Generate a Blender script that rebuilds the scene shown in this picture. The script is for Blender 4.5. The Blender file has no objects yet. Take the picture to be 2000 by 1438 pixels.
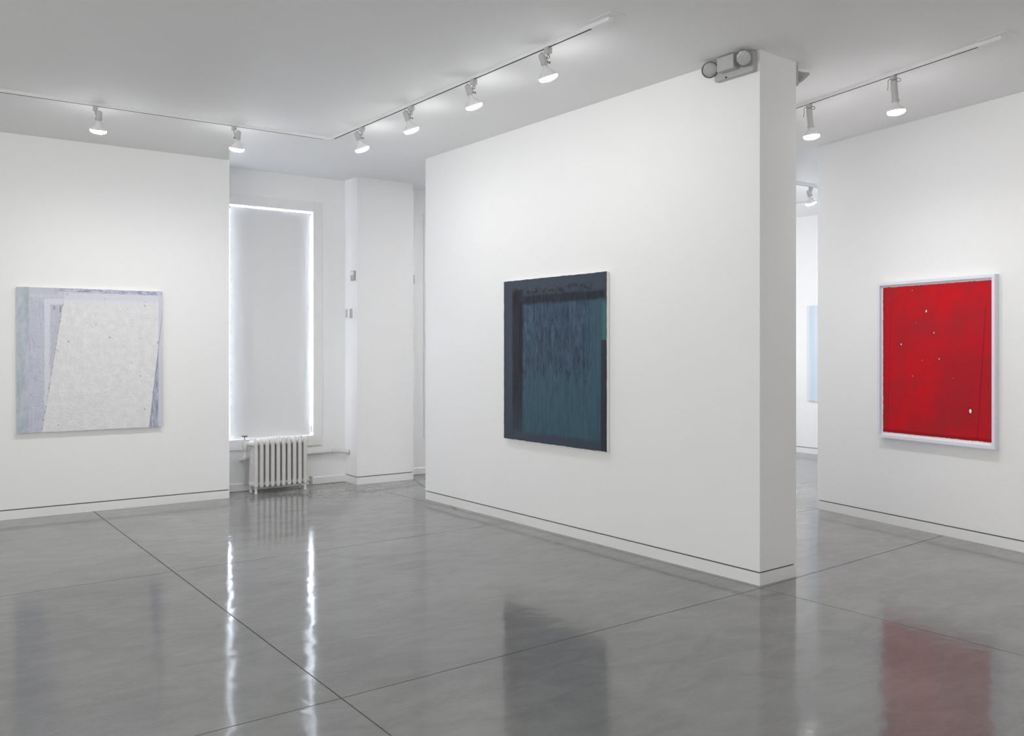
import bpy, bmesh, math, random
from mathutils import Vector, Matrix

random.seed(7)
C = bpy.context.scene.collection
SC = bpy.context.scene
PI = math.pi

# ------------------------------------------------------------------ camera
YAW = math.atan(1302 / 1780)
cam_data = bpy.data.cameras.new('camera')
cam = bpy.data.objects.new('camera', cam_data)
C.objects.link(cam)
cam.location = (0, 0, 1.6)
cam.rotation_euler = (PI / 2, 0, -YAW)
cam_data.sensor_width = 36
cam_data.lens = 36 * 1780 / 2000
cam_data.shift_y = -39 / 2000
cam_data.clip_start = 0.05
SC.camera = cam

# ------------------------------------------------------------------ world, light, exposure
world = bpy.data.worlds.new('world')
SC.world = world
world.use_nodes = True
wb = world.node_tree.nodes['Background']
wb.inputs['Color'].default_value = (0.76, 0.85, 1.0, 1)
wb.inputs['Strength'].default_value = 46.0

SC.view_settings.view_transform = 'Standard'
SC.view_settings.look = 'None'
SC.view_settings.exposure = 0.03
SC.view_settings.gamma = 1.0
SC.view_settings.use_curve_mapping = False
SC.cycles.max_bounces = 14
SC.cycles.diffuse_bounces = 8
SC.cycles.glossy_bounces = 4
SC.cycles.transmission_bounces = 6
SC.cycles.sample_clamp_indirect = 40.0
SC.cycles.caustics_reflective = False

SPOT_POWER = 18.0
BULB_EMIT = 86.0


def area_light(name, loc, rot, sx, sy, power, color=(1, 1, 1)):
    d = bpy.data.lights.new(name, 'AREA')
    d.shape = 'RECTANGLE'
    d.size, d.size_y, d.energy, d.color = sx, sy, power, color
    o = bpy.data.objects.new(name, d)
    C.objects.link(o)
    o.location, o.rotation_euler = loc, rot
    return o


# added fill lights in place of unseen daylight; these walls have no window openings
area_light('fill_behind', (-0.5, -3.85, 2.0), (PI / 2, 0, 0), 6.0, 2.6, 115)
area_light('fill_side', (-4.85, 3.0, 2.0), (0, -PI / 2, 0), 2.6, 6.0, 215)
area_light('fill_far_room', (9.8, 9.97, 1.887), (-PI / 2, 0, 0), 1.02, 2.6, 60)
# added ceiling fill on the hidden side of the middle wall, no lamp there
area_light('fill_far_room_ceiling', (6.9, 7.6, 3.59), (0, 0, 0), 1.6, 2.0, 42)

# ------------------------------------------------------------------ node helpers


def lin(c):
    return tuple(((v / 255 + 0.055) / 1.055) ** 2.4 if v > 10 else v / 255 / 12.92 for v in c)


class E_:
    """a float socket with arithmetic"""
    def __init__(s, nt, k): s.nt, s.k = nt, k

    def op(s, o, b=None, c=None, clamp=False):
        n = s.nt.nodes.new('ShaderNodeMath')
        n.operation = o
        n.use_clamp = clamp
        for i, v in enumerate((s, b, c)):
            if v is None:
                continue
            if isinstance(v, E_):
                s.nt.links.new(v.k, n.inputs[i])
            else:
                n.inputs[i].default_value = v
        return E_(s.nt, n.outputs[0])
    def __add__(s, b): return s.op('ADD', b)
    def __radd__(s, b): return s.op('ADD', b)
    def __sub__(s, b): return s.op('SUBTRACT', b)
    def __mul__(s, b): return s.op('MULTIPLY', b)
    def __rmul__(s, b): return s.op('MULTIPLY', b)
    def inv(s): return (s * -1.0) + 1.0
    def clamp(s): return s.op('ADD', 0.0, clamp=True)
    def max(s, b): return s.op('MAXIMUM', b)
    def min(s, b): return s.op('MINIMUM', b)

    def step(s, a, b):
        """smooth 0..1 while s goes from a to b (a > b falls)"""
        n = s.nt.nodes.new('ShaderNodeMapRange')
        n.interpolation_type = 'SMOOTHSTEP'
        s.nt.links.new(s.k, n.inputs['Value'])
        if a < b:
            n.inputs['From Min'].default_value, n.inputs['From Max'].default_value = a, b
        else:
            n.inputs['From Min'].default_value, n.inputs['From Max'].default_value = b, a
            n.inputs['To Min'].default_value, n.inputs['To Max'].default_value = 1, 0
        return E_(s.nt, n.outputs['Result'])


def base_mat(name, color=(0.8, 0.8, 0.8), rough=0.5, metal=0.0, spec=0.5):
    m = bpy.data.materials.new(name)
    m.use_nodes = True
    b = m.node_tree.nodes['Principled BSDF']
    b.inputs['Base Color'].default_value = (*color, 1)
    b.inputs['Roughness'].default_value = rough
    b.inputs['Metallic'].default_value = metal
    b.inputs['Specular IOR Level'].default_value = spec
    return m, m.node_tree, b


def coords(nt):
    tc = nt.nodes.new('ShaderNodeTexCoord')
    return tc.outputs['Object']


def mapped(nt, vec, scale=(1, 1, 1), loc=(0, 0, 0), rot=(0, 0, 0)):
    n = nt.nodes.new('ShaderNodeMapping')
    nt.links.new(vec, n.inputs['Vector'])
    n.inputs['Scale'].default_value = scale
    n.inputs['Location'].default_value = loc
    n.inputs['Rotation'].default_value = rot
    return n.outputs[0]


def noise(nt, vec, scale, detail=4, rough=0.55, dist=0.0):
    n = nt.nodes.new('ShaderNodeTexNoise')
    nt.links.new(vec, n.inputs['Vector'])
    n.inputs['Scale'].default_value = scale
    n.inputs['Detail'].default_value = detail
    n.inputs['Roughness'].default_value = rough
    n.inputs['Distortion'].default_value = dist
    return E_(nt, n.outputs['Fac'])


def mix(nt, fac, a, b):
    n = nt.nodes.new('ShaderNodeMix')
    n.data_type = 'RGBA'
    if isinstance(fac, E_):
        nt.links.new(fac.k, n.inputs[0])
    else:
        n.inputs[0].default_value = fac
    for v, i in ((a, 6), (b, 7)):
        if isinstance(v, tuple):
            n.inputs[i].default_value = (*v, 1)
        else:
            nt.links.new(v, n.inputs[i])
    return n.outputs[2]


def bump(nt, bsdf, h, dist, strength=1.0):
    n = nt.nodes.new('ShaderNodeBump')
    n.inputs['Distance'].default_value = dist
    n.inputs['Strength'].default_value = strength
    nt.links.new(h.k, n.inputs['Height'])
    nt.links.new(n.outputs[0], bsdf.inputs['Normal'])


def painted(name, color, rough=0.6, bump_scale=60, bump_dist=0.0006, var=0.02, spec=0.5):
    m, nt, b = base_mat(name, color, rough, spec=spec)
    co = coords(nt)
    n1 = noise(nt, co, 1.3, 4)
    dark = tuple(c * (1 - var) for c in color)
    nt.links.new(mix(nt, n1, dark, color), b.inputs['Base Color'])
    bump(nt, b, noise(nt, co, bump_scale, 3), bump_dist)
    return m


M = {}
M['wall'] = painted('white_wall_paint', (0.86, 0.86, 0.855), 0.62, 30, 0.0008)
M['ceiling'] = painted('ceiling_paint', (0.85, 0.85, 0.845), 0.75, 8, 0.0015)
M['base'] = painted('baseboard_paint', (0.84, 0.84, 0.83), 0.4, 25, 0.0006, 0.05)
M['gap'] = base_mat('dark_reveal', (0.10, 0.095, 0.09), 0.9)[0]
M['joint'] = base_mat('joint_filler', (0.035, 0.034, 0.033), 0.8)[0]
M['enamel'] = painted('radiator_enamel', (0.64, 0.635, 0.615), 0.35, 60, 0.0006, 0.06)
M['trimp'] = painted('window_trim_paint', (0.80, 0.80, 0.79), 0.45, 30, 0.0004)
M['track'] = base_mat('white_track_metal', (0.80, 0.80, 0.80), 0.35)[0]
M['slot'] = base_mat('black_slot', (0.012, 0.012, 0.012), 0.6)[0]
M['lamp'] = base_mat('lamp_plastic', (0.50, 0.50, 0.495), 0.4)[0]
M['cord'] = base_mat('grey_cord', (0.30, 0.30, 0.295), 0.5)[0]
M['darkm'] = base_mat('dark_metal', (0.08, 0.075, 0.07), 0.45, 0.5)[0]
M['canvas'] = painted('raw_canvas_edge', (0.80, 0.79, 0.76), 0.8, 300, 0.0004)
M['plasticg'] = painted('grey_plastic', (0.42, 0.42, 0.42), 0.4, 200, 0.0003)
M['beige'] = painted('fixture_housing', (0.46, 0.46, 0.45), 0.4, 120, 0.0003)
M['chrome'] = base_mat('chrome', (0.6, 0.6, 0.6), 0.25, 1.0)[0]

# bulb: silvered reflector and glowing frosted front
M['bulb'] = base_mat('reflector_bulb_glass', (0.78, 0.78, 0.78), 0.25)[0]
m, nt, b = base_mat('glowing_bulb_face', (1, 1, 1), 0.4)
b.inputs['Emission Color'].default_value = (1, 1, 1, 1)
b.inputs['Emission Strength'].default_value = BULB_EMIT
M['glow'] = m

# clear lens of the emergency heads
m, nt, b = base_mat('lamp_lens_glass', (0.86, 0.87, 0.87), 0.32)
w = nt.nodes.new('ShaderNodeTexWave')
w.inputs['Scale'].default_value = 60
w.inputs['Distortion'].default_value = 1.5
nt.links.new(coords(nt), w.inputs['Vector'])
bump(nt, b, E_(nt, w.outputs['Fac']), 0.002)
b.inputs['Metallic'].default_value = 0.35
b.inputs['Base Color'].default_value = (0.46, 0.46, 0.46, 1)
M['lens'] = m

m, nt, b = base_mat('window_glass', (1, 1, 1), 0.0)
b.inputs['Transmission Weight'].default_value = 1.0
b.inputs['IOR'].default_value = 1.02
M['glass'] = m

# roller shade: woven fabric, slightly translucent
m, nt, b = base_mat('shade_fabric', (0.72, 0.72, 0.715), 0.85)
co = coords(nt)
bump(nt, b, noise(nt, mapped(nt, co, (1, 1, 0.4)), 400, 2), 0.0004)
tr = nt.nodes.new('ShaderNodeBsdfTranslucent')
tr.inputs['Color'].default_value = (0.95, 0.85, 0.72, 1)
mx = nt.nodes.new('ShaderNodeMixShader')
mx.inputs[0].default_value = 0.0115
nt.links.new(b.outputs[0], mx.inputs[1])
nt.links.new(tr.outputs[0], mx.inputs[2])
nt.links.new(mx.outputs[0], nt.nodes['Material Output'].inputs['Surface'])
M['shade'] = m

# polished concrete
m, nt, b = base_mat('polished_concrete', (0.2, 0.2, 0.2), 0.2, spec=0.28)
co = coords(nt)
n1 = noise(nt, mapped(nt, co, (1, 1, 1)), 0.9, 6, 0.6, 0.6)
n2 = noise(nt, mapped(nt, co, (1.0, 2.2, 1), rot=(0, 0, 0.5)), 3.2, 8, 0.66, 0.8)
n3 = noise(nt, co, 45, 4, 0.7)
f = (n1 * 0.45 + n2 * 0.42 + n3 * 0.13).step(0.36, 0.64)
col = mix(nt, f, (0.205, 0.204, 0.202), (0.275, 0.274, 0.270))
sp = noise(nt, co, 28, 3, 0.6).step(0.70, 0.76)
ln = noise(nt, mapped(nt, co, (1, 9, 1), rot=(0, 0, 0.9)), 2.3, 5, 0.7, 1.5).step(0.68, 0.76)
col = mix(nt, sp * 0.35, col, (0.12, 0.12, 0.12))
col = mix(nt, ln * 0.22, col, (0.36, 0.36, 0.355))
nt.links.new(col, b.inputs['Base Color'])
r = noise(nt, co, 2.0, 5, 0.6) * 0.05 + 0.075
nt.links.new(r.k, b.inputs['Roughness'])
hb = noise(nt, co, 6.0, 2, 0.5) * 1.0 + noise(nt, co, 15, 1, 0.5) * 0.16
bump(nt, b, hb, 0.0021)
M['floor'] = m


def painting_mat(name, w, h, rough=0.6):
    m, nt, b = base_mat(name, (1, 1, 1), rough)
    co = coords(nt)
    sx = nt.nodes.new('ShaderNodeSeparateXYZ')
    nt.links.new(co, sx.inputs[0])
    u = E_(nt, sx.outputs[0]) * (1 / w)
    v = E_(nt, sx.outputs[2]) * (1 / h)
    return m, nt, b, co, u, v


def box_mask(u, v, u0, u1, v0, v1, s=0.006):
    return u.step(u0 - s, u0 + s) * u.step(u1 + s, u1 - s) * v.step(v0 - s, v0 + s) * v.step(v1 + s, v1 - s)


# left painting: pale field over lavender grey bands
m, nt, b, co, u, v = painting_mat('pale_painting', 1.313, 1.372)
fine = noise(nt, co, 90, 5, 0.7)
wob = (noise(nt, co, 9, 5, 0.7) - 0.5) * 0.02 + (noise(nt, mapped(nt, co, (1, 1, 0.15)), 40, 3) - 0.5) * 0.006
uu, vv = u + wob, v + wob
scr_v = noise(nt, mapped(nt, co, (1, 1, 0.12)), 60, 5, 0.75)
scr_h = noise(nt, mapped(nt, co, (0.12, 1, 1)), 60, 5, 0.75)
under = mix(nt, (scr_v * 0.6 + scr_h * 0.4).step(0.40, 0.60), lin((186, 190, 206)), lin((216, 218, 230)))
col = mix(nt, noise(nt, co, 6, 4).step(0.35, 0.65), under, lin((206, 208, 222)))
greyb = mix(nt, noise(nt, mapped(nt, co, (1, 1, 0.5)), 7, 5, 0.7).step(0.35, 0.65), lin((178, 187, 197)), lin((208, 213, 222)))
col = mix(nt, uu.step(0.082, 0.070), col, greyb)
col = mix(nt, box_mask(uu, vv, 0.08, 0.32, 0.93, 0.955, 0.01) * 0.5, col, lin((222, 222, 232)))
# scratches between the bands
scr = noise(nt, mapped(nt, co, (1, 1, 0.2)), 75, 4, 0.8).step(0.60, 0.66) * box_mask(u, v, 0.08, 0.175, 0.0, 0.72, 0.02)
col = mix(nt, scr * 0.65, col, lin((110, 114, 130)))
# light frame band
fr = box_mask(uu, vv, 0.178, 0.215, -0.1, 0.92, 0.004).max(box_mask(uu, vv, 0.178, 0.985, 0.885, 0.925, 0.004))
col = mix(nt, fr * 0.9, col, lin((228, 229, 238)))
# darker sliver left of the field
eL = (v * 0.157) + 0.160 + wob * 0.3            # left edge of the leaning field
sliver = (uu - (v * 0.13)).step(0.135, 0.150) * v.step(0.40, 0.55) * v.step(0.90, 0.86)
col = mix(nt, sliver * 0.55, col, lin((196, 197, 208)))
spot = box_mask(uu, vv, 0.235, 0.25, 0.85, 0.875, 0.01).max(box_mask(uu, vv, 0.277, 0.287, 0.83, 0.875, 0.004))
col = mix(nt, spot * 0.7, col, lin((120, 123, 140)))
# leaning pale field
lx = u - eL
rx = (v * 0.115) + 0.905 + wob * 0.3 - u
field = lx.step(-0.003, 0.003) * rx.step(-0.003, 0.003) * (v + wob * 0.5 + u * 0.006).step(0.975, 0.970)
fcol = mix(nt, noise(nt, co, 14, 6, 0.7).step(0.35, 0.7), lin((230, 230, 232)), lin((241, 241, 240)))
fcol = mix(nt, v.step(0.90, 0.93) * 0.8, fcol, lin((222, 223, 233)))
fcol = mix(nt, box_mask(uu, vv, 0.1, 0.98, 0.885, 0.925, 0.004) * 0.6, fcol, lin((231, 231, 240)))
col = mix(nt, field, col, fcol)
# blue grey wedge on the right
wedge = rx.step(0.004, -0.004) * (u * 1.0).step(0.975, 0.965) * v.step(0.66, 0.50)
wcol = mix(nt, scr_v.step(0.40, 0.62), lin((140, 150, 168)), lin((200, 204, 220)))
col = mix(nt, wedge * 0.9, col, wcol)
col = mix(nt, u.step(0.968, 0.978), col, lin((214, 216, 230)))
top = (v + wob * 0.5 + u * 0.004).step(0.974, 0.980)
tcol = mix(nt, noise(nt, mapped(nt, co, (0.4, 1, 1)), 22, 4, 0.8).step(0.42, 0.58), lin((156, 160, 182)), lin((210, 212, 226)))
col = mix(nt, top * u.step(0.2, 0.34), col, tcol)
# cracks and pits in the field
pit = noise(nt, co, 24, 0, 0.5).step(0.775, 0.80) * noise(nt, co, 3, 2).step(0.45, 0.55) * field
col = mix(nt, pit * 0.5, col, lin((120, 120, 130)))
edge = (lx.op('ABSOLUTE')).step(0.005, 0.001) * noise(nt, co, 30, 3).step(0.5, 0.6) * v.step(0.97, 0.9)
col = mix(nt, edge * 0.6, col, lin((105, 108, 125)))
nt.links.new(col, b.inputs['Base Color'])
bump(nt, b, fine * 0.5 + noise(nt, co, 38, 4, 0.7) * 0.7 + field * 0.5, 0.012)
M['paint_pale'] = m

# middle painting: dark slate, navy and teal
m, nt, b, co, u, v = painting_mat('dark_painting', 1.407, 1.452, 0.5)
b.inputs['Specular IOR Level'].default_value = 0.25
wob = (noise(nt, co, 7, 5, 0.7) - 0.5) * 0.03
uu, vv = u + wob, v + wob
st_v = noise(nt, mapped(nt, co, (1, 1, 0.10)), 34, 6, 0.75)
st_d = noise(nt, mapped(nt, co, (1, 1, 0.35), rot=(0, 0.5, 0)), 16, 6, 0.75)
slate = mix(nt, noise(nt, co, 5, 5, 0.7), lin((54, 62, 76)), lin((68, 76, 90)))
teal = mix(nt, st_v.step(0.3, 0.7), lin((48, 76, 90)), lin((62, 94, 107)))
blue = mix(nt, (st_v * 0.5 + st_d * 0.5).step(0.38, 0.62), lin((34, 46, 66)), lin((66, 90, 108)))
navy = mix(nt, st_v.step(0.35, 0.68), lin((24, 25, 32)), lin((38, 44, 58)))
col = slate
inner = box_mask(uu, vv, 0.20, 0.945, 0.055, 0.90, 0.008)
col = mix(nt, inner, col, teal)
drip = (noise(nt, mapped(nt, co, (1, 1, 0.10)), 11, 5, 0.75) - 0.5) * 0.8
lower = (v + drip + (u * -0.08)).step(0.34, 0.37)
upper_mask = box_mask(uu, vv, 0.20, 0.93, 0.0, 0.90, 0.008) * lower * (u * 1.0).step(0.92, 0.80)
col = mix(nt, upper_mask, col, blue)
patch = noise(nt, mapped(nt, co, (1, 1, 0.6), rot=(0, 0.5, 0)), 7, 5, 0.7).step(0.50, 0.62) * upper_mask
col = mix(nt, patch * 0.45, col, lin((78, 102, 120)))
strokes = st_d.step(0.56, 0.64) * upper_mask
col = mix(nt, strokes * 0.75, col, lin((34, 44, 66)))
# dark band left and top
lb = box_mask(uu, vv, 0.095, 0.205, 0.06, 0.93, 0.012)
fade = v.step(0.05, 0.35) * 0.55 + 0.4
col = mix(nt, lb * fade, col, navy)
tb = box_mask(uu, vv, 0.10, 0.99, 0.845, 0.90, 0.012)
col = mix(nt, tb * 0.92, col, navy)
tb2 = box_mask(uu, vv, 0.11, 0.88, 0.90, 0.945, 0.015) * noise(nt, mapped(nt, co, (0.6, 1, 1)), 26, 4, 0.8).step(0.46, 0.56)
col = mix(nt, tb2 * 0.85, col, lin((28, 30, 40)))
bl = box_mask(u, v, 0.165, 0.205, 0.42, 0.86, 0.01)
col = mix(nt, bl * 0.7, col, lin((22, 22, 30)))
rt = box_mask(uu, vv, 0.925, 1.01, 0.30, 0.85, 0.012)
col = mix(nt, rt * 0.7, col, lin((58, 86, 98)))
rt = box_mask(uu, vv, 0.965, 1.02, 0.60, 0.83, 0.012)
col = mix(nt, rt * 0.8, col, lin((66, 106, 114)))
rs = box_mask(u, v, 0.955, 1.01, -0.05, 0.62, 0.004)
col = mix(nt, rs, col, lin((46, 50, 62)))
sc = noise(nt, mapped(nt, co, (0.3, 1, 1)), 55, 3, 0.8).step(0.70, 0.74) * inner
col = mix(nt, sc * 0.5, col, lin((120, 145, 155)))
nt.links.new(col, b.inputs['Base Color'])
bump(nt, b, st_v * 0.4 + st_d * 0.6 + noise(nt, co, 70, 3) * 0.4, 0.006)
M['paint_dark'] = m

# red sheet
m, nt, b, co, u, v = painting_mat('red_painting', 1.172, 1.40, 0.7)
b.inputs['Specular IOR Level'].default_value = 0.15
cl = noise(nt, co, 2.6, 5, 0.6)
col = mix(nt, cl.step(0.35, 0.7), lin((200, 20, 31)), lin((174, 32, 42)))
col = mix(nt, noise(nt, co, 9, 6, 0.75).step(0.5, 0.72) * 0.35, col, lin((150, 30, 40)))
dk = box_mask(u + (cl - 0.5) * 0.4, v + (cl - 0.5) * 0.3, 0.5, 1.0, 0.20, 0.56, 0.15)
col = mix(nt, dk * 0.45, col, lin((140, 34, 46)))
l1 = ((u - 0.935) + (v.inv() * 0.085)).op('ABSOLUTE').step(0.006, 0.002) * v.step(0.86, 0.80)
col = mix(nt, l1 * 0.5, col, lin((110, 14, 26)))
l2 = ((u - 0.125) + (v.inv() * 0.045)).op('ABSOLUTE').step(0.005, 0.001) * v.step(0.92, 0.86)
col = mix(nt, l2 * 0.4, col, lin((120, 16, 28)))
col = mix(nt, u.step(0.050, 0.042) * 0.8, col, lin((90, 30, 66)))
col = mix(nt, v.step(0.062, 0.052) * 0.6, col, lin((130, 12, 26)))
for du, dv, r_, c_ in ((0.435, 0.81, 0.0085, 235), (0.50, 0.675, 0.0055, 225), (0.21, 0.605, 0.0075, 215), (0.545, 0.515, 0.006, 200),
                       (0.80, 0.21, 0.013, 240), (0.315, 0.405, 0.004, 200), (0.40, 0.505, 0.004, 170), (0.31, 0.945, 0.004, 200),
                       (0.345, 0.74, 0.003, 170), (0.66, 0.40, 0.003, 180)):
    a1 = (u - du) * 1.3
    a2 = v - dv
    d2 = (a1 * a1 + a2 * a2).op('SQRT')
    col = mix(nt, d2.step(r_ * 1.9, r_ * 1.2) * 0.75, col, lin((96, 14, 26)))
    col = mix(nt, d2.step(r_ * 1.15, r_ * 0.75), col, lin((c_, c_, c_ - 8)))
nt.links.new(col, b.inputs['Base Color'])
bump(nt, b, noise(nt, co, 60, 4), 0.001)
M['paint_red'] = m

# pale blue painting in the far room
m, nt, b, co, u, v = painting_mat('blue_striped_painting', 1.3, 1.437, 0.6)
st = noise(nt, mapped(nt, co, (1, 1, 0.02)), 5, 3, 0.6).step(0.35, 0.65)
col = mix(nt, st, lin((186, 206, 220)), lin((216, 222, 232)))
col = mix(nt, u.step(0.05, 0.03), col, lin((222, 222, 230)))
nt.links.new(col, b.inputs['Base Color'])
M['paint_blue'] = m
M['frame'] = painted('white_lavender_frame', (0.78, 0.78, 0.86), 0.45, 80, 0.0003)
M['mat'] = painted('mat_board', (0.84, 0.84, 0.84), 0.8, 200, 0.0002)

# ------------------------------------------------------------------ mesh helpers


def bx(bm, x0, x1, y0, y1, z0, z1):
    vs = [bm.verts.new((x, y, z)) for x in (x0, x1) for y in (y0, y1) for z in (z0, z1)]
    for f in ((0, 1, 3, 2), (4, 6, 7, 5), (0, 4, 5, 1), (2, 3, 7, 6), (0, 2, 6, 4), (1, 5, 7, 3)):
        bm.faces.new([vs[i] for i in f])
    return bm


def box(*a, bevel=0.0, seg=2):
    bm = bx(bmesh.new(), *a)
    if bevel:
        bmesh.ops.bevel(bm, geom=bm.edges[:], offset=bevel, segments=seg, profile=0.5, affect='EDGES')
    return bm


def prism(bm, pts, z0, z1):
    a = [bm.verts.new((x, y, z0)) for x, y in pts]
    t = [bm.verts.new((x, y, z1)) for x, y in pts]
    n = len(pts)
    bm.faces.new(t)
    bm.faces.new(a[::-1])
    for i in range(n):
        bm.faces.new((a[i], a[(i + 1) % n], t[(i + 1) % n], t[i]))
    return bm


def frame_of(d):
    d = Vector(d).normalized()
    up = Vector((0, 0, 1)) if abs(d.z) < 0.95 else Vector((0, 1, 0))
    x = d.cross(up).normalized()
    return x, d.cross(x).normalized(), d


def lathe(bm, prof, o, d, seg=28):
    """prof: (radius, distance along d)"""
    X, Y, D = frame_of(d)
    o = Vector(o)
    rings = []
    for r, t in prof:
        if r < 1e-6:
            rings.append([bm.verts.new(o + D * t)])
        else:
            rings.append([bm.verts.new(o + D * t + X * (r * math.cos(2 * PI * k / seg)) + Y * (r * math.sin(2 * PI * k / seg))) for k in range(seg)])
    for a, b_ in zip(rings, rings[1:]):
        for k in range(seg):
            k2 = (k + 1) % seg
            if len(a) == 1 and len(b_) == 1:
                continue
            if len(a) == 1:
                bm.faces.new((a[0], b_[k2], b_[k]))
            elif len(b_) == 1:
                bm.faces.new((a[k], a[k2], b_[0]))
            else:
                bm.faces.new((a[k], a[k2], b_[k2], b_[k]))
    for rg, rev in ((rings[0], True), (rings[-1], False)):
        if len(rg) > 1:
            bm.faces.new(rg[::-1] if rev else rg)
    return bm


def tube(bm, pts, r, seg=10):
    pts = [Vector(p) for p in pts]
    rings = []
    X = None
    for i, p in enumerate(pts):
        d = (pts[min(i + 1, len(pts) - 1)] - pts[max(i - 1, 0)]).normalized()
        if X is None:
            X = frame_of(d)[0]
        X = (X - d * X.dot(d)).normalized()
        Y = d.cross(X)
        rings.append([bm.verts.new(p + X * (r * math.cos(2 * PI * k / seg)) + Y * (r * math.sin(2 * PI * k / seg))) for k in range(seg)])
    for a, b_ in zip(rings, rings[1:]):
        for k in range(seg):
            bm.faces.new((a[k], a[(k + 1) % seg], b_[(k + 1) % seg], b_[k]))
    bm.faces.new(rings[0][::-1])
    bm.faces.new(rings[-1])
    return bm


def smooth_path(pts, n=6):
    """Catmull-Rom through the points"""
    P = [Vector(p) for p in pts]
    P = [P[0] * 2 - P[1]] + P + [P[-1] * 2 - P[-2]]
    out = []
    for i in range(1, len(P) - 2):
        for k in range(n):
            t = k / n
            a, b_, c, d = P[i - 1:i + 3]
            out.append(0.5 * ((2 * b_) + (c - a) * t + (2 * a - 5 * b_ + 4 * c - d) * t * t + (3 * b_ - a - 3 * c + d) * t ** 3))
    out.append(P[-2])
    return out


def mesh_of(name, bm, mat, smooth=False, angle=None):
    bmesh.ops.recalc_face_normals(bm, faces=bm.faces[:])
    me = bpy.data.meshes.new(name)
    bm.to_mesh(me)
    bm.free()
    me.materials.append(mat)
    if smooth:
        me.polygons.foreach_set('use_smooth', [True] * len(me.polygons))
        me.set_sharp_from_angle(angle=math.radians(angle or 40))
    return me


def obj(name, bm, mat, parent=None, smooth=False, angle=None, **props):
    me = mesh_of(name, bm, mat, smooth, angle)
    o = bpy.data.objects.new(name, me)
    C.objects.link(o)
    if parent:
        o.parent = parent
    for k, v in props.items():
        o[k] = v
    return o


def tag(o, label, cat, group=None):
    o['label'], o['category'] = label, cat
    if group:
        o['group'] = group
    return o


def thing(name, label, cat, loc=(0, 0, 0), rz=0.0, group=None):
    o = bpy.data.objects.new(name, None)
    o.empty_display_size = 0.1
    C.objects.link(o)
    o.location, o.rotation_euler = loc, (0, 0, rz)
    return tag(o, label, cat, group)


def struct(name, bm, mat, **k):
    return obj(name, bm, mat, kind='structure', **k)


def copy_tree(o, parent=None):
    c = o.copy()
    C.objects.link(c)
    c.parent = parent
    for ch in list(o.children):
        copy_tree(ch, c)
    return c


def remeshed(bm, mat, voxel, name, smooth_it=3):
    """fuse overlapping solids into one continuous skin"""
    me = mesh_of(name, bm, mat)
    tmp = bpy.data.objects.new('tmp', me)
    C.objects.link(tmp)
    r_ = tmp.modifiers.new('r', 'REMESH')
    r_.mode = 'VOXEL'
    r_.voxel_size = voxel
    s_ = tmp.modifiers.new('s', 'SMOOTH')
    s_.iterations = smooth_it
    dg = bpy.context.evaluated_depsgraph_get()
    out = bpy.data.meshes.new_from_object(tmp.evaluated_get(dg))
    out.name = name
    out.polygons.foreach_set('use_smooth', [True] * len(out.polygons))
    bpy.data.objects.remove(tmp)
    if not out.materials:
        out.materials.append(mat)
    return out


# ------------------------------------------------------------------ the setting
H = 3.605

# floor: concrete slabs with sawn joints
floor = struct('floor', box(-5.3, 12.1, -4.3, 10.4, -0.25, -0.005), M['joint'])


def inset(poly, d):
    n = len(poly)
    cx = sum(p[0] for p in poly) / n
    cy = sum(p[1] for p in poly) / n
    lines = []
    for i in range(n):
        (x0, y0), (x1, y1) = poly[i], poly[(i + 1) % n]
        nx, ny = y1 - y0, x0 - x1
        L = math.hypot(nx, ny)
        nx, ny = nx / L, ny / L
        if nx * (cx - x0) + ny * (cy - y0) < 0:
            nx, ny = -nx, -ny
        lines.append((nx, ny, nx * x0 + ny * y0 + d))
    out = []
    for i in range(n):
        a, b_ = lines[i - 1], lines[i]
        det = a[0] * b_[1] - a[1] * b_[0]
        out.append(((a[2] * b_[1] - a[1] * b_[2]) / det, (a[0] * b_[2] - a[2] * b_[0]) / det))
    return out


def xa(y): return 1.742 + 0.0228 * y
def xd(y): return 4.970 - 0.0125 * y


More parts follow.
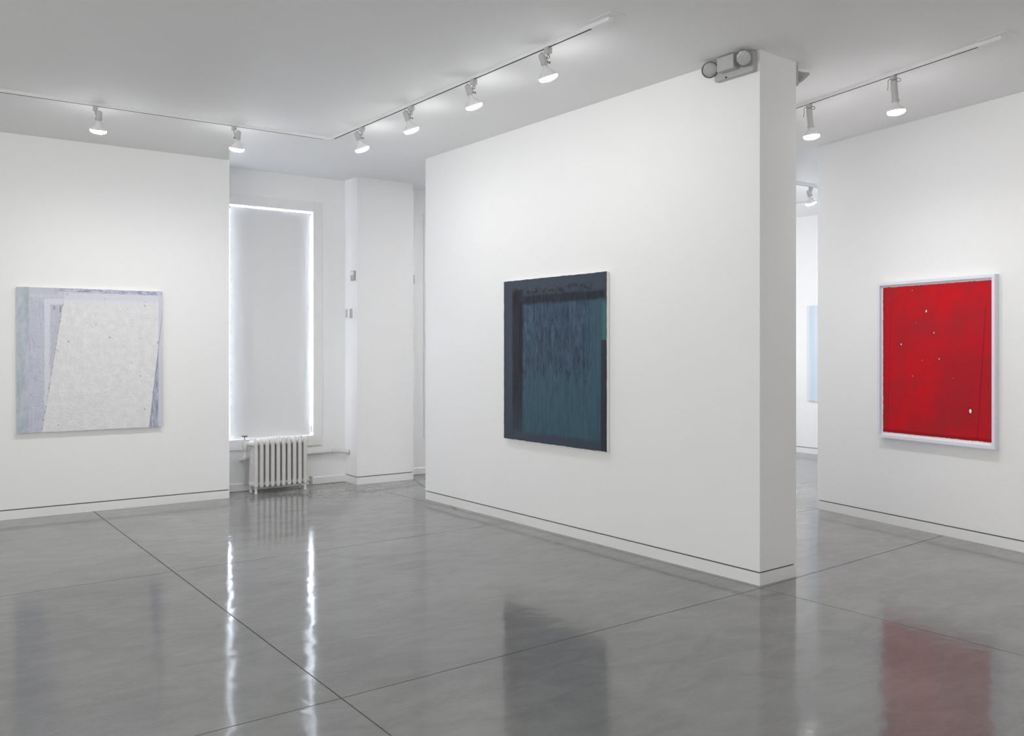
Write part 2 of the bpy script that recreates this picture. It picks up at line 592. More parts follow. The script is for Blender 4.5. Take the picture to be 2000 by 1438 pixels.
e0, e1 = -5.3, 12.1
slabs = [
    [(e0, -4.3), (-1.15, -4.3), (-1.15, 0.85), (e0, 0.75)],
    [(-1.15, -4.3), (xa(-4.3), -4.3), (xa(0.9), 0.9), (-1.15, 0.85)],
    [(xa(-4.3), -4.3), (xd(-4.3), -4.3), (xd(1.0), 1.0), (xa(0.9), 0.9)],
    [(e0, 0.75), (-1.15, 0.85), (-1.15, 3.75), (e0, 3.62)],
    [(-1.15, 0.85), (xa(0.9), 0.9), (xa(3.82), 3.82), (-1.15, 3.75)],
    [(xa(0.9), 0.9), (xd(1.0), 1.0), (xd(3.922), 3.922), (xa(3.82), 3.82)],
    [(e0, 3.62), (-1.15, 3.75), (-1.15, 6.66), (e0, 6.6)],
    [(-1.15, 3.75), (xa(3.82), 3.82), (xa(6.69), 6.69), (-1.15, 6.66)],
    [(xa(3.82), 3.82), (xd(3.922), 3.922), (xd(6.75), 6.75), (xa(6.69), 6.69)],
    [(e0, 6.6), (-1.15, 6.66), (-1.15, 10.4), (e0, 10.4)],
    [(-1.15, 6.66), (xa(6.69), 6.69), (xa(10.4), 10.4), (-1.15, 10.4)],
    [(xa(6.69), 6.69), (xd(6.75), 6.75), (xd(10.4), 10.4), (xa(10.4), 10.4)],
    [(xd(-4.3), -4.3), (e1, -4.3), (e1, 1.2), (xd(1.0), 1.0)],
    [(xd(1.0), 1.0), (e1, 1.2), (e1, 4.42), (xd(3.922), 3.922)],
    [(xd(3.922), 3.922), (e1, 4.42), (e1, 5.53), (xd(5.53), 5.53)],
    [(xd(5.53), 5.53), (7.822, 5.53), (7.822, 10.4), (5.838, 10.4), (xd(7.6), 7.6)],
    [(xd(7.6), 7.6), (5.838, 10.4), (xd(10.4), 10.4)],
    [(7.822, 5.53), (e1, 5.53), (e1, 10.4), (7.822, 10.4)],
]
for s in slabs:
    bm = prism(bmesh.new(), inset(s, 0.0034), -0.005, 0.0)
    obj('slab', bm, M['floor'], floor)

struct('ceiling', box(-5.3, 12.1, -4.3, 10.4, H, H + 0.2), M['ceiling'])


def partition(name, label_side, pts, base_h=0.083, gap=0.010):
    """a plastered partition on a flush baseboard with a dark reveal between"""
    struct('wall_' + label_side, prism(bmesh.new(), pts, base_h + gap, H), M['wall'])
    b_ = struct('baseboard_' + label_side, prism(bmesh.new(), pts, 0.0, base_h), M['base'])
    obj('reveal', prism(bmesh.new(), inset(pts, 0.012), base_h, base_h + gap), M['gap'], b_)
    return b_


partition('left', 'left', [(-5.3, 9.625), (3.306, 9.625), (3.306, 9.80), (-5.3, 9.80)])
partition('middle', 'middle', [(4.960, 3.960), (5.377, 3.979), (5.377, 8.333), (4.960, 8.333)])
dx, dy = -0.1741, -0.9847
L = 9.6
r0 = (7.812, 5.525)
r1 = (r0[0] + dx * L, r0[1] + dy * L)
partition('right', 'right', [r0, r1, (r1[0] + 0.3 * 0.9847, r1[1] - 0.3 * 0.1741), (r0[0] + 0.3 * 0.9847, r0[1] - 0.3 * 0.1741)])
partition('column', 'column', [(4.832, 9.672), (5.587, 9.672), (5.587, 10.0), (4.832, 10.0)])
partition('far', 'far', [(11.8, 5.0), (12.1, 5.0), (12.1, 10.0), (11.8, 10.0)])
struct('wall_behind', box(-5.3, 12.1, -4.3, -4.0, 0, H), M['wall'])
struct('wall_side', box(-5.3, -5.0, -4.0, 9.625, 0, H), M['wall'])
struct('wall_corridor', box(8.2, 12.1, 1.2, 1.5, 0, H), M['wall'])
struct('wall_corridor_end', box(11.8, 12.1, 1.5, 5.0, 0, H), M['wall'])

# exterior wall with two tall windows
WZ0, WZ1 = 0.578, 3.196
W1 = (3.400, 4.422)
W2 = (6.035, 7.06)
ew = bmesh.new()
xs = [-5.3, W1[0], W1[1], W2[0], W2[1], 12.1]
for i in range(5):
    if i in (1, 3):
        bx(ew, xs[i], xs[i + 1], 10.0, 10.35, 0, WZ0)
        bx(ew, xs[i], xs[i + 1], 10.0, 10.35, WZ1, H)
    else:
        bx(ew, xs[i], xs[i + 1], 10.0, 10.35, 0, H)
bmesh.ops.remove_doubles(ew, verts=ew.verts[:], dist=0.0005)
struct('wall_window', ew, M['wall'])

bb = bmesh.new()
for a, c in ((3.306, 4.832), (5.587, 11.8)):
    obj_b = bmesh.new()
    prof = [(10.0, 0.004), (9.984, 0.004), (9.984, 0.078), (9.990, 0.088), (10.0, 0.090)]
    va = [obj_b.verts.new((a, y, z)) for y, z in prof]
    vb = [obj_b.verts.new((c, y, z)) for y, z in prof]
    obj_b.faces.new(va)
    obj_b.faces.new(vb[::-1])
    for i in range(len(prof)):
        j = (i + 1) % len(prof)
        obj_b.faces.new((va[i], va[j], vb[j], vb[i]))
    struct('baseboard_window' if a < 4 else 'baseboard_window_right', obj_b, M['base'])


def window(name, x0, x1):
    w_ = bpy.data.objects.new(name, None)
    C.objects.link(w_)
    w_.location = ((x0 + x1) / 2, 10.0, WZ0)
    w_['kind'] = 'structure'
    off = Vector(w_.location)

    def put(nm, bm, mat):
        bmesh.ops.translate(bm, verts=bm.verts[:], vec=-off)
        return obj(nm, bm, mat, w_)
    cw = 0.112
    put('casing', box(x1, x1 + cw, 9.984, 10.0, WZ0 - 0.118, WZ1 + cw, bevel=0.003), M['trimp'])
    put('casing', box(x0 - cw, x0, 9.984, 10.0, WZ0 - 0.118, WZ1 + cw, bevel=0.003), M['trimp'])
    put('casing', box(x0, x1, 9.984, 10.0, WZ1, WZ1 + cw, bevel=0.003), M['trimp'])
    put('sill', box(x0, x1, 9.978, 10.0, WZ0 - 0.118, WZ0, bevel=0.003), M['trimp'])
    # jamb stops and two sashes
    zm = (WZ0 + WZ1) / 2 + 0.0
    for k, (a, c, y) in enumerate(((WZ0, zm + 0.03, 10.16), (zm - 0.03, WZ1, 10.205))):
        s = bmesh.new()
        t = 0.05
        bx(s, x0, x0 + t * 0.6, y, y + 0.04, a, c)
        bx(s, x1 - t * 0.6, x1, y, y + 0.04, a, c)
        bx(s, x0 + t * 0.6, x1 - t * 0.6, y, y + 0.04, a, a + t * 0.7)
        bx(s, x0 + t * 0.6, x1 - t * 0.6, y, y + 0.04, c - t * 0.35, c)
        bmesh.ops.remove_doubles(s, verts=s.verts[:], dist=0.0005)
        sash = put('sash', s, M['trimp'])
        g = box(x0 + 0.03, x1 - 0.03, y + 0.018, y + 0.022, a + 0.035, c - 0.0175)
        bmesh.ops.translate(g, verts=g.verts[:], vec=-off)
        obj('pane', g, M['glass'], sash)
    return w_


window('window_1', *W1)
window('window_2', *W2)
window('added_window_frame', 9.29, 10.31)  # added frame on solid wall, surrounds the far-room fill light


def roller_shade(x0, x1, zb, zt, label, chain):
    t = thing('roller_shade', label, 'window shade', ((x0 + x1) / 2, 10.035, zt))
    hw = (x1 - x0) / 2
    L_ = zt - zb
    bm = bmesh.new()
    lathe(bm, [(0.012, -hw + 0.004), (0.014, -hw + 0.006), (0.014, hw - 0.006), (0.012, hw - 0.004)], (0, 0.014, -0.016), (1, 0, 0), 20)
    obj('roller', bm, M['shade'], t, smooth=True)
    bm = bmesh.new()
    nx, nz = 14, 40
    sheets = [[[bm.verts.new((-hw + 2 * hw * i / nx, q + 0.0015 * math.sin(i * 0.9) * (j / nz), -0.012 - (L_ - 0.03) * j / nz)) for i in range(nx + 1)]
               for j in range(nz + 1)] for q in (0.0, 0.0012)]
    for g in sheets:
        for j in range(nz):
            for i in range(nx):
                bm.faces.new((g[j][i], g[j][i + 1], g[j + 1][i + 1], g[j + 1][i]))
    p, q = sheets
    for j in range(nz):
        for i in (0, nx):
            bm.faces.new((p[j][i], p[j + 1][i], q[j + 1][i], q[j][i]))
    for i in range(nx):
        for j in (0, nz):
            bm.faces.new((p[j][i], p[j][i + 1], q[j][i + 1], q[j][i]))
    obj('fabric', bm, M['shade'], t, smooth=True)
    obj('hem_bar', box(-hw, hw, -0.004, 0.005, -L_, -L_ + 0.022, bevel=0.002), M['shade'], t)
    for s in (-1, 1):
        obj('bracket', box(s * (hw + 0.004) - 0.003, s * (hw + 0.004) + 0.003, -0.006, 0.032, -0.036, 0.006, bevel=0.001), M['darkm'] if s > 0 else M['cord'], t)
    if chain:
        bm = bmesh.new()
        tube(bm, [(hw + 0.006, 0.012, -0.02), (hw + 0.008, 0.008, -0.8), (hw + 0.008, 0.004, -L_ + 0.10)], 0.0018, 8)
        obj('chain', bm, M['cord'], t)
        obj('tensioner', box(hw + 0.002, hw + 0.015, -0.012, 0.004, -L_ + 0.03, -L_ + 0.11, bevel=0.003), M['cord'], t)
    return t


roller_shade(3.452, 4.403, 0.5788, 3.187, 'off-white roller shade pulled down in the tall window, daylight glowing around its edges', True)
roller_shade(6.070, 7.030, 0.592, 3.172, 'white roller shade in the window mostly hidden behind the middle wall', False)

# ------------------------------------------------------------------ paintings


def canvas_painting(name, label, loc, rz, w, h, d, mat, edge_label):
    """local: x along width, y = 0 front .. d wall, z up"""
    t = thing(name, label, 'painting', loc, rz)
    bm = bmesh.new()
    bx(bm, 0.0, w, 0.002, d, 0.0, h)
    bmesh.ops.bevel(bm, geom=bm.edges[:], offset=0.003, segments=2, affect='EDGES')
    o = obj('stretched_canvas', bm, M['canvas'], t)
    # painted front skin with a slightly uneven edge
    bm = bmesh.new()
    n = 40
    pts = []
    rnd = random.Random(3)
    for (ax, az), (bx_, bz) in (((0, 0), (w, 0)), ((w, 0), (w, h)), ((w, h), (0, h)), ((0, h), (0, 0))):
        for k in range(n):
            t_ = k / n
            j = rnd.uniform(-0.0025, 0.0015)
            nx_, nz_ = (0, -1) if az == bz == 0 else (1, 0) if ax == bx_ == w else (0, 1) if az == bz == h else (-1, 0)
            pts.append((ax + (bx_ - ax) * t_ + nx_ * j, az + (bz - az) * t_ + nz_ * j))
    front = [bm.verts.new((x, -0.001, z)) for x, z in pts]
    back = [bm.verts.new((x, 0.004, z)) for x, z in pts]
    bm.faces.new(front)
    bm.faces.new(back[::-1])
    for i in range(len(pts)):
        bm.faces.new((front[i], front[(i + 1) % len(pts)], back[(i + 1) % len(pts)], back[i]))
    obj('paint_surface', bm, mat, t, label=edge_label)
    return t


canvas_painting('abstract_painting', 'pale white and lavender-grey abstract canvas on the left wall', (1.289, 9.588, 0.802), 0,
                1.313, 1.372, 0.035, M['paint_pale'], 'whitish leaning field over lavender-grey bands')
canvas_painting('abstract_painting', 'dark slate-blue and teal abstract canvas on the middle partition wall', (4.922, 6.855, 0.766), -PI / 2,
                1.407, 1.448, 0.036, M['paint_dark'], 'dark slate and teal paint with navy bands')
canvas_painting('abstract_painting', 'light blue striped canvas in the far room, half hidden by the right wall', (11.765, 8.517, 0.800), -PI / 2,
                1.3, 1.437, 0.033, M['paint_blue'], 'soft vertical light blue stripes')


def framed_red():
    rz = math.atan2(dy, dx)
    off = 0.052
    # outward (towards the room) of the right wall
    nx_, ny_ = dy, -dx
    a0 = 0.787
    loc = (r0[0] + dx * a0 + nx_ * off, r0[1] + dy * a0 + ny_ * off, 0.786)
    t = thing('framed_painting', 'red abstract sheet in a white box frame on the right wall', 'painting', loc, rz)
    w, h, d = 1.172, 1.408, 0.050
    f = 0.026
    fr_ = bmesh.new()

    def quad_prism(p, y0, y1):
        a = [fr_.verts.new((x, y0, z)) for x, z in p]
        b_ = [fr_.verts.new((x, y1, z)) for x, z in p]
        fr_.faces.new(a)
        fr_.faces.new(b_[::-1])
        for i in range(4):
            fr_.faces.new((a[i], a[(i + 1) % 4], b_[(i + 1) % 4], b_[i]))
    sides = (((0, 0), (w, 0), (w - f, f), (f, f)), ((w, 0), (w, h), (w - f, h - f), (w - f, f)),
             ((w, h), (0, h), (f, h - f), (w - f, h - f)), ((0, h), (0, 0), (f, f), (f, h - f)))
    for p in sides:
        fr_ = bmesh.new()
        quad_prism(p, 0.0, d)
        obj('frame_rail', fr_, M['frame'], t)
    obj('mat_board', box(f, w - f, 0.026, 0.032, f, h - f), M['mat'], t, label='white backing board')
    # deckle-edged sheet
    bm = bmesh.new()
    rnd = random.Random(11)
    m0, m1, z0, z1 = 0.047, w - 0.040, 0.052, h - 0.046
    pts = []
    for (ax, az), (cx, cz) in (((m0, z0), (m1, z0)), ((m1, z0), (m1, z1)), ((m1, z1), (m0, z1)), ((m0, z1), (m0, z0))):
        for k in range(70):
            t_ = k / 70
            pts.append((ax + (cx - ax) * t_ + rnd.gauss(0, 0.0011), az + (cz - az) * t_ + rnd.gauss(0, 0.0011)))
    a = [bm.verts.new((x, 0.0225, z)) for x, z in pts]
    b_ = [bm.verts.new((x, 0.0260, z)) for x, z in pts]
    bm.faces.new(a)
    bm.faces.new(b_[::-1])
    for i in range(len(pts)):
        bm.faces.new((a[i], a[(i + 1) % len(pts)], b_[(i + 1) % len(pts)], b_[i]))
    obj('painted_sheet', bm, M['paint_red'], t, label='red sheet with small white flecks')


framed_red()

# ------------------------------------------------------------------ radiator
RX0, RP, RN = 3.630, 0.0636, 10
rad = thing('radiator', 'white cast-iron column radiator standing under the shaded window', 'radiator', (RX0 + RP * 4.5, 9.785, 0))


def section(feet):
    bm = bmesh.new()
    yF, yM, yB = -0.072, 0.0, 0.072
    for y in (yF, yM, yB):
        X, ry = 0.0225, 0.027
        b2 = bmesh.new()
        lathe(b2, [(0, 0.055), (0.6, 0.062), (1, 0.08), (1, 0.555), (0.75, 0.585), (0.4, 0.600), (0, 0.605)], (0, 0, 0), (0, 0, 1), 16)
        for v_ in b2.verts:
            v_.co.x *= X
            v_.co.y = v_.co.y * ry + y
        me = bpy.data.meshes.new('t')
        b2.to_mesh(me)
        b2.free()
        bm.from_mesh(me)
        bpy.data.meshes.remove(me)
    for z in (0.105, 0.545):
        for k in range(2):
            b2 = bmesh.new()
            lathe(b2, [(0.015, -0.075), (0.024, -0.065), (0.024, 0.065), (0.015, 0.075)], (0, 0, z + (0.012 if z > 0.3 else -0.008) * (k * 2 - 1)), (0, 1, 0), 16)
            me = bpy.data.meshes.new('t')
            b2.to_mesh(me)
            b2.free()
            bm.from_mesh(me)
            bpy.data.meshes.remove(me)
        lathe(bm, [(0.026, -0.0318), (0.030, -0.029), (0.030, 0.029), (0.026, 0.0318)], (0, 0, z), (1, 0, 0), 20)
        for y in (yF * 0.72, yB * 0.72):
            lathe(bm, [(0.018, -0.0314), (0.020, -0.028), (0.020, 0.028), (0.018, 0.0314)], (0, y, z), (1, 0, 0), 16)
    if feet:
        for y in (yF, yB):
            lathe(bm, [(0.021, 0.0), (0.021, 0.006), (0.015, 0.018), (0.017, 0.09)], (0, y, 0), (0, 0, 1), 14)
    return remeshed(bm, M['enamel'], 0.0042, 'radiator_section')


sec_f, sec_n = section(True), section(False)
for i in range(RN):
    o = bpy.data.objects.new('section', sec_f if i in (0, RN - 1) else sec_n)
    C.objects.link(o)
    o.parent = rad
    o.location = (RP * (i - 4.5), 0, 0)
xl, xr = -RP * 5, RP * 5
# supply valve on the left
v_ = obj('supply_valve', lathe(bmesh.new(), [(0.012, 0.40), (0.022, 0.402), (0.022, 0.43), (0.016, 0.435), (0.016, 0.475), (0.027, 0.48), (0.030, 0.50),
                                             (0.030, 0.55), (0.024, 0.565), (0.014, 0.57), (0.012, 0.60), (0.006, 0.602)], (xl - 0.062, 0.02, 0), (0, 0, 1), 18), M['enamel'], rad, smooth=True)
bm = lathe(bmesh.new(), [(0.004, 0.0), (0.004, 0.022), (0.008, 0.024), (0.032, 0.026), (0.034, 0.031), (0.030, 0.036), (0.006, 0.036), (0, 0.035)], (xl - 0.062, 0.02, 0.600), (0, 0, 1), 20)
obj('valve_handle', bm, M['darkm'], v_, smooth=True, label='dark round valve wheel')
obj('coupling', lathe(bmesh.new(), [(0.016, 0.0), (0.016, 0.014), (0.026, 0.015), (0.026, 0.034), (0.019, 0.035), (0.019, 0.05)], (xl - 0.045, 0.02, 0.535), (1, 0, 0), 6), M['enamel'], rad)
bm = bmesh.new()
tube(bm, smooth_path([(xl - 0.062, 0.02, 0.41), (xl - 0.064, 0.025, 0.385), (xl - 0.070, 0.06, 0.365), (xl - 0.070, 0.115, 0.362)], 5), 0.021, 14)
obj('elbow', bm, M['enamel'], rad, smooth=True)
obj('end_plug', lathe(bmesh.new(), [(0.028, 0), (0.028, 0.012), (0.018, 0.014), (0.018, 0.026)], (xl + 0.001, -0.03, 0.105), (-1, 0, 0), 8), M['enamel'], rad)
# drain valve bottom right
bm = lathe(bmesh.new(), [(0.014, 0.0), (0.014, 0.02), (0.022, 0.021), (0.022, 0.036), (0.012, 0.037), (0.012, 0.060)], (xr, 0.0, 0.09), (1, 0, 0), 12)
v2 = obj('return_valve', bm, M['enamel'], rad)
bm = lathe(bmesh.new(), [(0.0, 0.0), (0.014, 0.002), (0.018, 0.02), (0.020, 0.06), (0.016, 0.075), (0.022, 0.078), (0.022, 0.100), (0.008, 0.104)], (xr + 0.068, 0.0, 0.030), (0, 0, 1), 12)
obj('valve_body', bm, M['plasticg'], v2, label='grey metal valve body')

# supply pipe along the wall
bm = bmesh.new()
tube(bm, smooth_path([(3.545, 9.955, 0.362), (3.60, 9.962, 0.362), (3.72, 9.962, 0.364), (4.15, 9.962, 0.368), (4.55, 9.960, 0.376), (4.665, 9.955, 0.378), (4.75, 9.93, 0.374), (4.832, 9.885, 0.360)], 6), 0.021, 14)
pipe = obj('heating_pipe', bm, M['enamel'], smooth=True)
tag(pipe, 'white heating pipe running along the wall from the radiator to the column', 'pipe')
bm = lathe(bmesh.new(), [(0.0215, 0), (0.027, 0.002), (0.027, 0.035), (0.0215, 0.037)], (4.645, 9.956, 0.3775), (1, 0, -0.01), 16)
obj('coupling', bm, M['enamel'], pipe, smooth=True)
obj('escutcheon', lathe(bmesh.new(), [(0.0215, 0), (0.030, 0.006), (0.031, 0.009)], (4.823, 9.889, 0.362), (1, -0.1, 0), 18), M['plasticg'], pipe, smooth=True)

# ------------------------------------------------------------------ ceiling tracks
TZ = 3.580


def track(label, a, b_, feed_at_end, slot_trim=(0.05, 0.05)):
    """a -> b on the ceiling"""
    a, b_ = Vector((*a, 0)), Vector((*b_, 0))
    d = b_ - a
    L_ = d.length
    t = thing('light_track', label, 'light track', (a.x, a.y, H), math.atan2(d.y, d.x))
    hw = 0.0175
    bm = bmesh.new()
    prof = [(-hw, 0.0), (-hw, -0.025), (-0.0075, -0.025), (-0.0075, -0.010), (0.0075, -0.010), (0.0075, -0.025), (hw, -0.025), (hw, 0.0)]
    s0, s1 = 0.0, L_
    va = [bm.verts.new((s0, y, z)) for y, z in prof]
    vb = [bm.verts.new((s1, y, z)) for y, z in prof]
    bm.faces.new(va)
    bm.faces.new(vb[::-1])
    for i in range(len(prof)):
        j = (i + 1) % len(prof)
        bm.faces.new((va[i], va[j], vb[j], vb[i]))
    obj('rail', bm, M['track'], t)
    obj('slot', box(slot_trim[0], L_ - slot_trim[1], -0.0073, 0.0073, -0.0254, -0.0101), M['slot'], t, label='black conductor slot')
    obj('end_cap', box(-0.004, slot_trim[0], -hw - 0.0005, hw + 0.0005, -0.0262, 0, bevel=0.002), M['track'], t)
    if feed_at_end:
        obj('feed_cap', box(L_ - slot_trim[1], L_ + 0.17, -hw - 0.001, hw + 0.001, -0.027, 0, bevel=0.003), M['track'], t)
        obj('junction_plate', box(L_ + 0.03, L_ + 0.235, -0.065, 0.065, -0.004, 0, bevel=0.0015), M['ceiling'], t)
    return t


YA = 8.03
XB = 3.735
track('long ceiling track above the left wall, carrying two lamps', (-3.2, YA), (XB - 0.03, YA), False, (0.05, 0.045))
track('ceiling track along the middle wall, carrying four lamps', (XB, YA - 0.03), (XB, 4.262), True, (0.045, 0.01))
corner = obj('track_corner', box(XB - 0.031, XB + 0.018, YA - 0.031, YA + 0.018, H - 0.027, H, bevel=0.002), M['track'])
tag(corner, 'white corner connector joining the left and middle ceiling tracks', 'track connector')
TC0, TC1 = (6.500, 5.520), (6.013, 3.020)
track('ceiling track in front of the right wall, carrying two long lamps', TC0, TC1, True, (0.05, 0.01))
track('short ceiling track across the far room, its lamp lighting the blue canvas', (7.9, 6.87), (10.45, 6.87), False)
track('ceiling track running lengthwise in the far room beyond the right-hand gap', (10.50, 6.0), (10.50, 9.4), False)


def bulb_parts(t, o, d, glow_off=0.0):
    prof = [(0.014, 0.0), (0.016, 0.012), (0.0185, 0.014), (0.0185, 0.026), (0.022, 0.034), (0.034, 0.048), (0.048, 0.062), (0.058, 0.074), (0.0615, 0.083)]
    bl = obj('bulb', lathe(bmesh.new(), prof, o, d, 32), M['bulb'], t, smooth=True, angle=60, label='white reflector bulb')
    Dv = Vector(d).normalized()
    face = [(0.0615, 0.0831), (0.0635, 0.090), (0.0605, 0.098), (0.050, 0.106), (0.030, 0.112), (0.0, 0.1145)]
    obj('bulb_face', lathe(bmesh.new(), face, o, d, 32), M['glow'], bl, smooth=True, angle=80, label='glowing bulb front')
    return Vector(o) + Dv * 0.125


def spot(t, at, d, power):
    L_ = bpy.data.lights.new('lamp_beam', 'SPOT')
    L_.energy = power
    L_.spot_size = math.radians(150)
    L_.spot_blend = 1.0
    L_.shadow_soft_size = 0.05
    o = bpy.data.objects.new('lamp_beam', L_)
    C.objects.link(o)
    o.parent = t
    o.location = at
    o.rotation_euler = Vector(d).to_track_quat('-Z', 'Y').to_euler()


def track_lamp(label, loc, rz, tilt, group, xoff=0.0, power=1.0):
    """local +y is the aim, origin under the rail"""
    t = thing('track_lamp', label, 'spotlight', (*loc, TZ), rz, group)
    obj('adapter', box(-0.017, 0.017, -0.023, 0.023, -0.040, -0.001, bevel=0.003), M['lamp'], t)
    T = math.radians(tilt)
    d = Vector((0, math.sin(T), -math.cos(T)))
    o = Vector((xoff, -0.058, -0.050))
    h_ = obj('lamp_holder', lathe(bmesh.new(), [(0.0, 0.0), (0.016, 0.001), (0.0215, 0.006), (0.0230, 0.015), (0.0225, 0.066), (0.0240, 0.068), (0.0240, 0.074), (0.021, 0.0765), (0.0, 0.077)], o, d, 28),
             M['lamp'], t, smooth=True, angle=35)
    # swivel arm beside the holder, wing nut, cord
    p = o + d * 0.045
    bm = bmesh.new()
    tube(bm, smooth_path([(0, 0, -0.038), (0, -0.004, -0.055), (xoff * 0.5, -0.016, p.z - 0.004), tuple(p + Vector((0, 0.024, 0)))], 5), 0.0055, 10)
    obj('swivel_arm', bm, M['lamp'], t, smooth=True)
    bm = bmesh.new()
    c = Vector((xoff * 0.5, 0.004, p.z - 0.006))
    lathe(bm, [(0.004, -0.012), (0.010, -0.011), (0.004, -0.002), (0.004, 0.002), (0.010, 0.011), (0.004, 0.012)], c, (0, 1, 0), 10)
    obj('wing_nut', bm, M['cord'], t)
    bm = bmesh.new()
    tube(bm, smooth_path([(0.004, 0.004, -0.040), (0.006, 0.007, -0.066), (0.004, -0.010, -0.074), (xoff * 0.6, -0.030, -0.058), tuple(o + Vector((0, 0.006, 0.004))), tuple(o + Vector((0, -0.004, -0.002)))], 6), 0.0028, 8)
    obj('cord', bm, M['cord'], t, smooth=True)
    at = bulb_parts(t, o + d * 0.070, d)
    spot(t, at, d, SPOT_POWER * power)
    return t


track_lamp('left lamp of the two on the track above the pale painting', (1.650, YA), 0, 16, 'lamps on the left track', 0.02, 2.7)
track_lamp('right lamp of the two on the left track, above the end of the left wall', (2.800, YA), 0, 16, 'lamps on the left track', 0.02, 2.7)
names = ['farthest lamp on the middle track, next to the track corner', 'second lamp from the track corner on the middle track',
         'third lamp from the track corner on the middle track, above the dark painting', 'nearest lamp on the middle track, by the ceiling feed plate']
for y, nm in zip((7.385, 6.505, 5.585, 4.705), names):
    track_lamp(nm, (XB, y), -PI / 2, 23, 'lamps on the middle track', 0.0, 0.9 if y > 7 else 0.15)
track_lamp('small lamp seen through the gap, on the far room track', (9.575, 6.87), -PI / 2, 23, 'lamps in the far room', 0.0, 0.6)


def long_lamp(label, s, power=1.9):
    x = TC0[0] + (TC1[0] - TC0[0]) * s
    y = TC0[1] + (TC1[1] - TC0[1]) * s
    rz = math.atan2(-0.1741, 0.9847) - PI / 2
    t = thing('long_track_lamp', label, 'spotlight', (x, y, TZ), rz, 'long lamps on the right track')
    obj('adapter', box(-0.016, 0.016, -0.020, 0.020, -0.034, -0.001, bevel=0.003), M['lamp'], t)
    T = math.radians(7)
    d = Vector((0, math.sin(T), -math.cos(T)))
    o = Vector((0, 0.0, -0.034))
    obj('lamp_holder', lathe(bmesh.new(), [(0.010, 0.0), (0.021, 0.004), (0.0235, 0.012), (0.0235, 0.140), (0.0275, 0.142), (0.0285, 0.152), (0.0265, 0.158), (0.0, 0.158)], o, d, 28), M['lamp'], t, smooth=True, angle=35)
    bm = bmesh.new()
    R = [(0.034 + 0.017 * math.cos(a), 0.012 + 0.008 * math.sin(a), -0.038 - 0.010 * math.sin(a)) for a in [2 * PI * k / 18 for k in range(19)]]
    tube(bm, R, 0.0028, 8)
    obj('cable_ring', bm, M['cord'], t, smooth=True)
    bm = bmesh.new()
    tube(bm, smooth_path([(0.0, -0.012, -0.030), (-0.012, -0.034, -0.032), (-0.014, -0.040, -0.045), (-0.014, -0.040, -0.085), (-0.016, -0.044, -0.098), (-0.020, -0.038, -0.106)], 6), 0.0026, 8)
    obj('cord', bm, M['cord'], t, smooth=True)
    at = bulb_parts(t, o + d * 0.138, d)
    spot(t, at, d, SPOT_POWER * power)


long_lamp('far long-necked lamp on the right track, beside the gap', 0.390)
long_lamp('near long-necked lamp on the right track, above the red painting', 0.725)

# ------------------------------------------------------------------ emergency lights


def head(t, c, d, label=None):
    """adjustable round head: centre of its face c, aim d"""
    D = Vector(d).normalized()
    c = Vector(c)
    h_ = obj('lamp_head', lathe(bmesh.new(), [(0.0, -0.066), (0.014, -0.064), (0.020, -0.050), (0.040, -0.026), (0.055, -0.012), (0.058, -0.010), (0.058, 0.0), (0.054, 0.002), (0.052, -0.003), (0.0, -0.003)], c, D, 36), M['beige'], t, smooth=True, angle=35)
    obj('lens', lathe(bmesh.new(), [(0.0515, -0.002), (0.040, 0.004), (0.022, 0.0075), (0.0, 0.009)], c, D, 36), M['lens'], h_, smooth=True, angle=60)
    obj('rim', lathe(bmesh.new(), [(0.0515, -0.003), (0.0515, 0.0015), (0.0575, 0.0015), (0.0575, -0.003)], c, D, 36), M['darkm'], h_, smooth=True, angle=30)
    return h_


em = thing('emergency_light', 'twin-head emergency light fixed high at the end of the middle wall', 'emergency light', (4.96, 4.15, 3.45))
# local frame = world axes; x negative is towards the room
bm = box(-0.050, 0.0, -0.172, 0.165, 0.012, 0.150, bevel=0.006)
obj('back_box', bm, M['beige'], em)
bm = bmesh.new()
lathe(bm, [(0.010, -0.15), (0.014, -0.148), (0.014, 0.128), (0.010, 0.13)], (-0.052, 0, 0.012), (0, 1, 0), 16)
obj('status_lens', lathe(bmesh.new(), [(0.006, 0), (0.006, 0.004), (0, 0.004)], (-0.052, 0.055, 0.018), (-1, 0, 0), 14), M['slot'], em, label='small dark test button')
bm.free()
obj('battery_cover', box(-0.112, -0.050, -0.058, 0.088, 0.050, 0.146, bevel=0.004), M['beige'], em)
for yy, ly in ((-0.090, 'a'), (0.185, 'b')):
    obj('yoke', lathe(bmesh.new(), [(0.014, 0), (0.016, 0.004), (0.012, 0.012), (0.012, 0.03)], (-0.052, yy + (0.0 if ly == 'a' else -0.045), 0.100), (-1, 0, 0) if ly == 'a' else (-0.5, 1, 0), 14), M['beige'], em, smooth=True)
head(em, (-0.118, -0.150, 0.088), (-0.80, -0.35, -0.42))
head(em, (-0.100, 0.160, 0.088), (-0.55, -0.62, -0.50))
bm = bmesh.new()
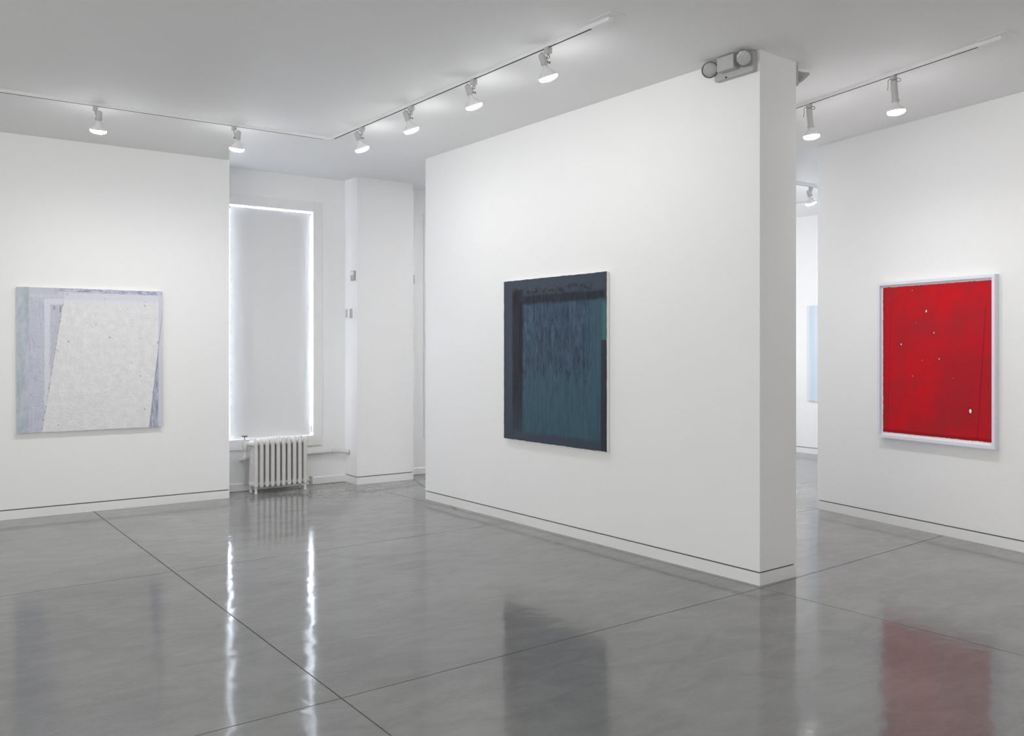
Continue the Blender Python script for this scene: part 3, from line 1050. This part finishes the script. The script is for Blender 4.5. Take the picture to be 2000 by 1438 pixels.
tube(bm, smooth_path([(-0.02, -0.05, 0.147), (-0.035, -0.02, 0.150), (-0.03, 0.03, 0.1485), (-0.04, 0.07, 0.150)], 5), 0.0035, 8)
obj('wire', bm, M['slot'], em, label='black wires squeezed under the ceiling')

em2 = thing('emergency_light', 'emergency light mounted on the hidden back side of the middle wall', 'emergency light', (5.377, 4.19, 3.45))
obj('back_box', box(0.0, 0.050, -0.195, 0.165, 0.0, 0.146, bevel=0.004), M['beige'], em2)
obj('yoke', lathe(bmesh.new(), [(0.014, 0), (0.016, 0.004), (0.012, 0.012), (0.012, 0.03)], (0.045, -0.10, 0.09), (1, 0, 0), 14), M['beige'], em2, smooth=True)
head(em2, (0.155, -0.155, 0.076), (0.62, -0.30, -0.75))

# ------------------------------------------------------------------ small wall devices on the column's left side
t = thing('thermostat', 'small grey thermostat on the narrow side of the column', 'thermostat', (4.832, 9.757, 2.395))
obj('housing', box(-0.024, 0.0, -0.048, 0.048, 0.0, 0.112, bevel=0.003), M['plasticg'], t)
obj('cover', box(-0.028, -0.024, -0.040, 0.040, 0.062, 0.104, bevel=0.001), M['track'], t, label='white display cover')
t = thing('wall_switch', 'white switch box with grey slots low on the column side', 'switch', (4.832, 9.845, 1.950))
obj('housing', box(-0.040, 0.0, -0.055, 0.050, 0.0, 0.118, bevel=0.003), M['track'], t)
for k in range(2):
    obj('grille', box(-0.032 + k * 0.018 - 0.0055, -0.032 + k * 0.018 + 0.0055, -0.0565, -0.054, 0.008, 0.110), M['plasticg'], t)
for k, yy in enumerate((0.0, 0.028)):
    obj('grille', box(-0.0415, -0.0395, yy + 0.002, yy + 0.018, 0.008, 0.110), M['plasticg'], t)
t = thing('wall_sensor', 'tiny white sensor sticking out from the right edge of the column', 'sensor', (5.587, 9.70, 2.385))
obj('body', box(0.0, 0.018, -0.028, 0.028, 0.0, 0.11, bevel=0.004), M['plasticg'], t)
obj('cover', box(0.018, 0.024, -0.024, 0.024, 0.04, 0.09, bevel=0.002), M['track'], t)
